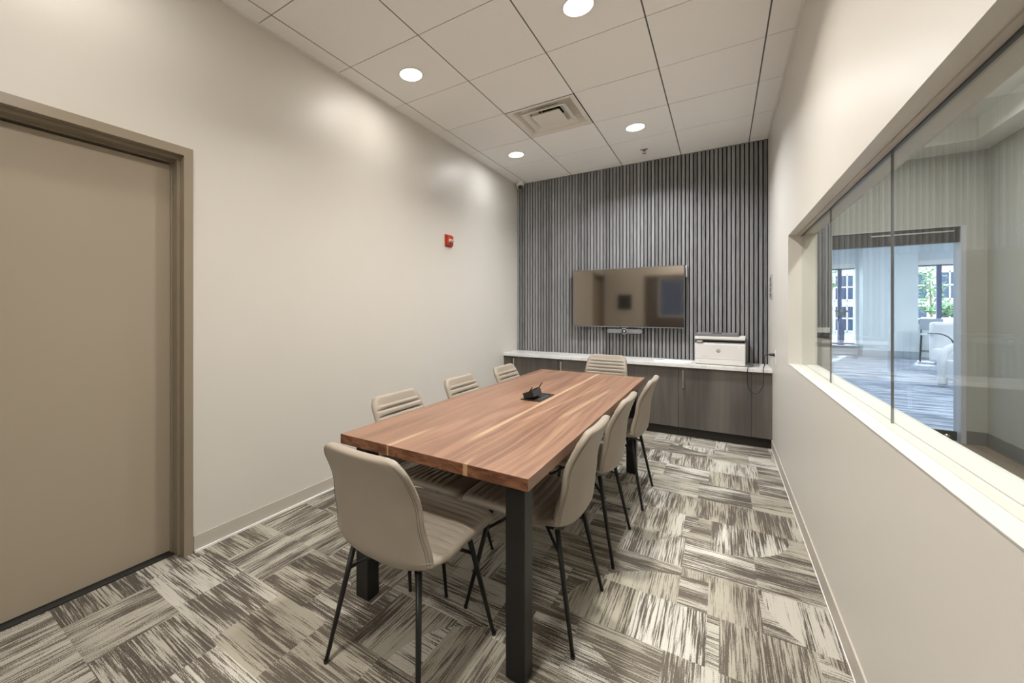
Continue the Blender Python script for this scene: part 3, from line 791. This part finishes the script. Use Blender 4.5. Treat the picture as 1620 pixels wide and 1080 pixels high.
spots = [(-.978, 1.206, -.03, 'taupe channel-stitched leather chair at the near end of the table, back to camera'),
         (-.690, 1.712, PI/2+.0, 'taupe leather chair on the right side of the table, nearest the camera'),
         (-.682, 2.342, PI/2, 'taupe leather chair in the middle of the right side of the table'),
         (-.655, 3.065, PI/2, 'taupe leather chair on the right side of the table, farthest from the camera'),
         (-1.262, 1.722, -PI/2, 'taupe leather chair between table and left wall, nearest the camera'),
         (-1.262, 2.390, -PI/2, 'taupe leather chair between table and left wall, middle of the three'),
         (-1.262, 3.085, -PI/2, 'taupe leather chair between table and left wall, nearest the cabinets'),
         (-.995, 4.150, PI, 'taupe leather chair at the far end of the table, backed against the cabinets')]
c0 = make_chair(spots[0][3], G)
for i, (x, y, r, lab) in enumerate(spots):
    o = c0 if i == 0 else dup(c0, lab)
    o.location = (x, y, 0); o.rotation_euler = (0, 0, r)

# ================================================================== BEHIND THE CAMERA (seen mirrored in the television)
t = tag(bx('wall_panel', (-2.03, -1.73, YF, YF+.025, 1.33, 1.66), M['blackp'], None, .003), 'dark square panel on the wall beside the open doorway', 'panel')
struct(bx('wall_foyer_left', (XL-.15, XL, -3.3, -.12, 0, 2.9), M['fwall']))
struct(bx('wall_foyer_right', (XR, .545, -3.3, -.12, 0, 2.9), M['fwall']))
bm = bmesh.new(); holed(bm, 'y', -3.3, -3.15, XL, XR, 0, 2.9, [(-1.55, -.1, 1.1, 2.25)]); struct(obj('wall_foyer_end', bm, M['fwall']))
struct(bx('ceiling_foyer', (XL, XR, -3.3, -.12, 2.8, 2.9), M['tile']))
w3 = struct(bx('window_3', (-1.55, -.1, -3.24, -3.235, 1.1, 2.25), glass_mat('dimmed_window_glass', (.17, .18, .21))))  # dark tint added to dim the window as mirrored in the television
bm = bmesh.new()
for a in ((-1.55, -1.51, -3.26, -3.2, 1.1, 2.25), (-.14, -.1, -3.26, -3.2, 1.1, 2.25), (-1.51, -.14, -3.26, -3.2, 2.21, 2.25), (-1.51, -.14, -3.26, -3.2, 1.1, 1.14), (-.9, -.87, -3.26, -3.2, 1.14, 2.21)): box(bm, *a)
obj('window_frame', bm, M['white'], w3)
t = thing('foyer_fill_panel', 'square flat fill panel added in the space behind the open doorway', 'ceiling light', (-1.0, -1.6, 2.8))  # unseen panel added to send fill light through the doorway
bx('frame', (-.31, .31, -.31, .31, -.012, 0), M['white'], t); bx('diffuser', (-.29, .29, -.29, .29, -.015, -.011), emis('foyer_fill_glow', (1, .94, .86), 5), t)
area('foyer_fill_beam', (-1.0, -1.6, 2.78), .58, 60, (1, .93, .84), shape='SQUARE')

# ================================================================== CORRIDOR BEYOND THE GLASS
CX1, CY1, CZ = 2.107, 6.0, 2.816
struct(bx('floor_corridor', (.46, 2.3, -1.2, 6.15, -.06, 0), M['lvt']))
struct(bx('wall_corridor_right', (CX1, CX1+.15, -1.2, CY1, 0, 3.15), M['corr']))
bm = bmesh.new(); holed(bm, 'y', CY1, CY1+.15, .545, CX1+.15, 0, 3.15, [(1.005, 1.974, 0, 2.112)]); struct(obj('wall_corridor_end', bm, M['corr']))
struct(bx('wall_corridor_near', (.545, CX1, -1.2, -1.05, 0, 3.15), M['corr']))
bm = bmesh.new(); box(bm, .545, CX1, -1.05, CY1, 3.014, 3.06)
box(bm, 1.918, CX1, -1.05, CY1, CZ, 3.014); box(bm, .545, 1.918, 5.612, CY1, CZ, 3.014)
struct(obj('ceiling_corridor', bm, M['corrc']))
bm = bmesh.new(); box(bm, CX1-.01, CX1, -1.05, CY1-.01, 0, .125); box(bm, CX1-.016, CX1, -1.05, CY1-.016, 0, .012); struct(obj('baseboard_corridor_right', bm, M['cbase']))
bm = bmesh.new(); box(bm, 1.974, CX1-.01, CY1-.01, CY1, 0, .125); box(bm, .545, 1.0, CY1-.01, CY1, 0, .125); struct(obj('baseboard_corridor_end', bm, M['cbase']))
# ribbed panel with ledge left of the glass door
t = thing('ribbed_wall_panel', 'narrow grey ribbed panel with a white ledge left of the glass door', 'wall panel', (.76, CY1, 0))
bm = bmesh.new(); box(bm, -.2, .238, -.02, 0, 1.10, 2.80)
for i in range(17): box(bm, -.198+i*.026, -.184+i*.026, -.034, -.02, 1.10, 2.80)
obj('ribbed_board', bm, M['slat'], t)
bx('ledge', (-.2, .24, -.06, 0, 1.045, 1.10), M['white'], t, .004); bx('lower_band', (-.2, .238, -.03, 0, .985, 1.045), M['dbr'], t)
for i, y in enumerate((.6, 2.6, 4.6)):
    t = thing('corridor_downlight', ['round downlight in the corridor ceiling nearest the camera side', 'round downlight in the middle of the corridor ceiling', 'round downlight in the corridor ceiling nearest the glass door'][i], 'ceiling light', (1.2, y, 3.014), 0, 'corridor downlights')
    bm = bmesh.new(); lathe(bm, [(.078, .0), (.090, -.001), (.092, -.004), (.080, -.005)]); obj('trim_ring', bm, M['white'], t)
    bm = bmesh.new(); lathe(bm, [(0, -.0035), (.0785, -.003)]); obj('lens', bm, M['lamp_n'], t)
    area('corridor_beam', (1.2, y, 3.0), .15, 30, (1, .98, .93), spread=math.radians(165))
# glass door to the lobby
d2 = struct(bx('door_2', (1.03, 1.925, 6.045, 6.057, .10, 1.955), M['glassd']), 'frameless glass door with dark top and bottom rails')
bx('top_rail', (1.012, 1.94, 6.02, 6.08, 1.955, 2.105), M['dbr'], d2)
bx('closer_arm', (1.32, 1.90, 6.005, 6.02, 2.058, 2.070), M['chrome'], d2)
bx('bottom_rail', (1.03, 1.925, 6.03, 6.07, .01, .10), M['dbr'], d2)
bm = bmesh.new(); lathe(bm, [(0, .012), (.018, .012), (.020, 0)], mtx=Matrix.Translation((1.86, 6.03, .05)) @ Rx); obj('floor_lock', bm, M['chrome'], d2)
bm = bmesh.new(); box(bm, 1.940, 1.974, CY1-.004, CY1+.154, 0, 2.112); box(bm, 1.005, 1.012, CY1-.004, CY1+.154, 0, 2.112); box(bm, 1.012, 1.94, CY1-.004, CY1+.154, 2.105, 2.112)
obj('door_jamb', bm, M['jamb'], d2)

# ================================================================== LOBBY
LX0, LX1, LY1 = .2, 8.0, 16.5
struct(bx('floor_lobby', (LX0, LX1, 6.15, 17.4, -.06, 0), M['carpet2']))
struct(bx('ceiling_lobby', (LX0, LX1, 6.15, 16.9, 3.2, 3.3), M['lobw']))
struct(bx('wall_lobby_left', (LX0-.15, LX0, 6.15, 16.9, 0, 3.3), M['lobw']))
struct(bx('wall_lobby_right', (LX1, LX1+.15, 6.15, 16.9, 0, 3.3), M['lobw']))
bm = bmesh.new(); box(bm, LX0, .545, 6.0, 6.15, 0, 3.3); box(bm, CX1+.15, LX1, 6.0, 6.15, 0, 3.3); box(bm, .545, CX1+.15, 6.0, 6.15, 3.15, 3.3); struct(obj('wall_lobby_near', bm, M['lobw']))
bm = bmesh.new(); holed(bm, 'y', LY1, LY1+.3, LX0, LX1, 0, 3.2, [(1.3, 3.30, .28, 2.68), (4.50, 7.2, .90, 2.68)]); struct(obj('wall_lobby_end', bm, M['lobw']))
col = struct(bx('wall_lobby_pier', (3.36, 4.44, 16.05, LY1, 0, 3.2), M['lobw'], None, .01)); bx('pier_base', (3.35, 4.45, 16.04, LY1-.02, 0, .18), M['lobb'], col)
for nm, (a, b, z0, z1), nx in (('window_4', (1.3, 3.30, .28, 2.68), (1.3, 2.2, 2.93)), ('window_5', (4.50, 7.2, .90, 2.68), (4.50, 4.94, 6.0, 7.11))):
    wn_ = struct(bx(nm, (a, b, LY1+.14, LY1+.15, z0, z1), M['glass']))
    bm = bmesh.new(); box(bm, a, b, LY1+.12, LY1+.17, z0, z0+.05); box(bm, a, b, LY1+.12, LY1+.17, z1-.16, z1)
    for x in nx: box(bm, x, x+.09, LY1+.12, LY1+.17, z0, z1)
    obj('window_frame', bm, M['wfr'], wn_)
    bx('sill_board', (a, b, LY1-(.25 if z0 < .5 else .05), LY1+.12, z0-.03, z0+.004), M['white'], wn_)
    bx('blind_cassette', (a, b, LY1+.02, LY1+.11, z1-.13, z1), M['white'], wn_)
for i, (x, y) in enumerate(((2.2, 8.3), (5.4, 8.3), (2.2, 12.6), (5.4, 12.6))):  # unseen panels added to brighten the lobby
    t = thing('lobby_fill_panel', ['square added fill panel nearest the glass door', 'square added fill panel above the right near part of the lobby', 'square added fill panel above the planter stand', 'square added fill panel above the bar chairs'][i], 'ceiling light', (x, y, 3.2), 0, 'added lobby fill panels')
    bx('frame', (-.62, .62, -.62, .62, -.015, 0), M['white'], t); bx('diffuser', (-.60, .60, -.60, .60, -.018, -.014), M['lobfill'], t)
    area('lobby_fill_beam', (x, y, 3.175), 1.18, 105, (.97, .985, 1.0), shape='SQUARE')
# bar chairs, lounge chair, stand
def bar_chair(lab, loc, rz):
    t = thing('bar_chair', lab, 'chair', loc, rz, 'bar chairs by the lobby window')
    bm = bmesh.new(); box(bm, -.19, .19, -.19, .19, .66, .71, bevel=.02); obj('seat', bm, M['vinyl'], t)
    bm = bmesh.new(); box(bm, -.20, .20, -.23, -.18, .78, 1.09, bevel=.022); obj('backrest', bm, M['gvin'], t)
    for sx in (-1, 1):
        for sy in (-1, 1):
            bm = bmesh.new(); tube(bm, [(sx*.17, sy*.17, .80 if sy < 0 else .66), (sx*.195, sy*.21, 0)], .011, 8); obj('leg', bm, M['blackp'], t)
    bm = bmesh.new(); P = [(-.187, -.20, .25), (.187, -.20, .25), (.187, .20, .25), (-.187, .20, .25), (-.187, -.20, .25)]
    for a, b in zip(P, P[1:]): tube(bm, [a, b], .009, 8)
    obj('footrest', bm, M['blackp'], t); return t
bar_chair('pale bar chair with black legs beside the lobby pier', (4.46, 15.3, 0), 2.9)
bar_chair('pale bar chair partly hidden behind the white lounge chair', (5.12, 15.2, 0), 2.7)
t = thing('lounge_chair', 'white upholstered lounge chair seen at the glass door edge', 'armchair', (3.66, 10.0, 0), .15)
bm = bmesh.new(); box(bm, -.46, .42, -.40, .40, .12, .46, bevel=.05); obj('seat', bm, M['vinyl'], t)
for s in (-1, 1):
    bm = bmesh.new(); tube(bm, smooth_path([(-.48, s*.38, 0.03), (-.49, s*.38, .45), (-.43, s*.38, .62), (-.25, s*.38, .70), (.40, s*.38, .70)], 6), .055, 12); obj('armrest', bm, M['vinyl'], t)
bm = bmesh.new(); box(bm, .34, .46, -.40, .40, .12, .98, bevel=.05); obj('backrest', bm, M['vinyl'], t)
t = thing('lounge_chair', 'pale lounge chair with dark arm line behind the white one', 'armchair', (4.18, 12.5, 0), .2)
bm = bmesh.new(); box(bm, -.42, .42, -.38, .38, .2, .5, bevel=.06); obj('seat', bm, M['vinyl'], t)
bm = bmesh.new(); box(bm, -.42, .42, .28, .42, .2, 1.05, bevel=.06); obj('backrest', bm, M['vinyl'], t)
bm = bmesh.new()
for s in (-1, 1): tube(bm, smooth_path([(s*.44, .38, .80), (s*.46, -.1, .80), (s*.46, -.38, .62), (s*.44, -.42, 0)], 5), .012, 8)
obj('arm_frame', bm, M['blackp'], t)
t = thing('planter_stand', 'dark blue tapered stand and bowl in front of the left lobby window', 'planter', (2.97, 16.40, .284))
bm = bmesh.new(); lathe(bm, [(0, 0), (.085, 0), (.085, .03), (.05, .05), (.062, .12), (.068, .40), (.064, .66), (.03, .76), (.012, .80), (0, .80)]); obj('stand', bm, M['wfr'], t)
bm = bmesh.new(); lathe(bm, [(0, .80), (.015, .80), (.015, .86), (.09, .87), (.11, .95), (.14, .965), (.145, 1.02), (.12, 1.02), (0, .97)]); obj('bowl', bm, M['grey'], t)
# outdoors
struct(bx('floor_outside', (-8, 24, 17.4, 40, -.2, -.05), M['pave']))
t = thing('building', 'pale building with blue windows across the courtyard', 'building', (10, 26, 0))
bx('facade', (-8, 9, 0, 1, -.1, 9), M['brick'], t)
for i in range(12):
    for j in range(4):
        x = -6.6+i*1.06; z = .35+j*1.45
        p_ = bx('window', (x, x+.86, -.06, 0, z, z+1.15), M['fglass'], t)
        bm = bmesh.new()
        for a in ((x-.04, x+.03), (x+.83, x+.90), (x+.41, x+.45)): box(bm, a[0], a[1], -.10, -.03, z-.04, z+1.19)
        for zz in (z-.04, z+.56, z+1.13): box(bm, x, x+.86, -.10, -.03, zz, zz+.06)
        obj('mullions', bm, M['white'], p_)
def foliage(bm, c, r, n, sz):
    for _ in range(n):
        v = Vector((random.gauss(0, 1), random.gauss(0, 1), random.gauss(0, 1))).normalized()*random.random()**.4
        p = Vector(c)+Vector((v.x*r[0], v.y*r[1], v.z*r[2])); a = Vector((random.uniform(-1, 1), random.uniform(-1, 1), random.uniform(-1, 1))).normalized()*sz; b = a.orthogonal().normalized()*sz*.6
        bm.faces.new([bm.verts.new(p-a), bm.verts.new(p+b), bm.verts.new(p+a), bm.verts.new(p-b)])
for i, (x, y, h) in enumerate(((6.55, 22.6, 3.2), (3.2, 21.5, 3.6))):
    t = thing('tree', ['small leafy courtyard tree outside the right lobby window', 'small leafy courtyard tree outside the left lobby window'][i], 'tree', (x, y, -.05), 0, 'courtyard trees')
    bm = bmesh.new(); tube(bm, [(0, 0, 0), (.03, 0, 1.2), (0, .05, h-.8)], [.04, .03, .015], 8); obj('trunk', bm, M['bark'], t)
    bm = bmesh.new(); foliage(bm, (0, 0, h-1.0), (.55, .5, 1.0), 230, .08); obj('crown', bm, M['leaf'], t)
t = thing('planter', 'long pale planter with a clipped green hedge outside the lobby window', 'planter', (6.9, 20.2, -.05))
bx('trough', (-1.2, 1.2, -.25, .25, 0, 1.12), M['pave'], t, .02)
bm = bmesh.new(); foliage(bm, (0, 0, 1.36), (1.2, .28, .28), 900, .07); obj('hedge', bm, M['leaf'], t)
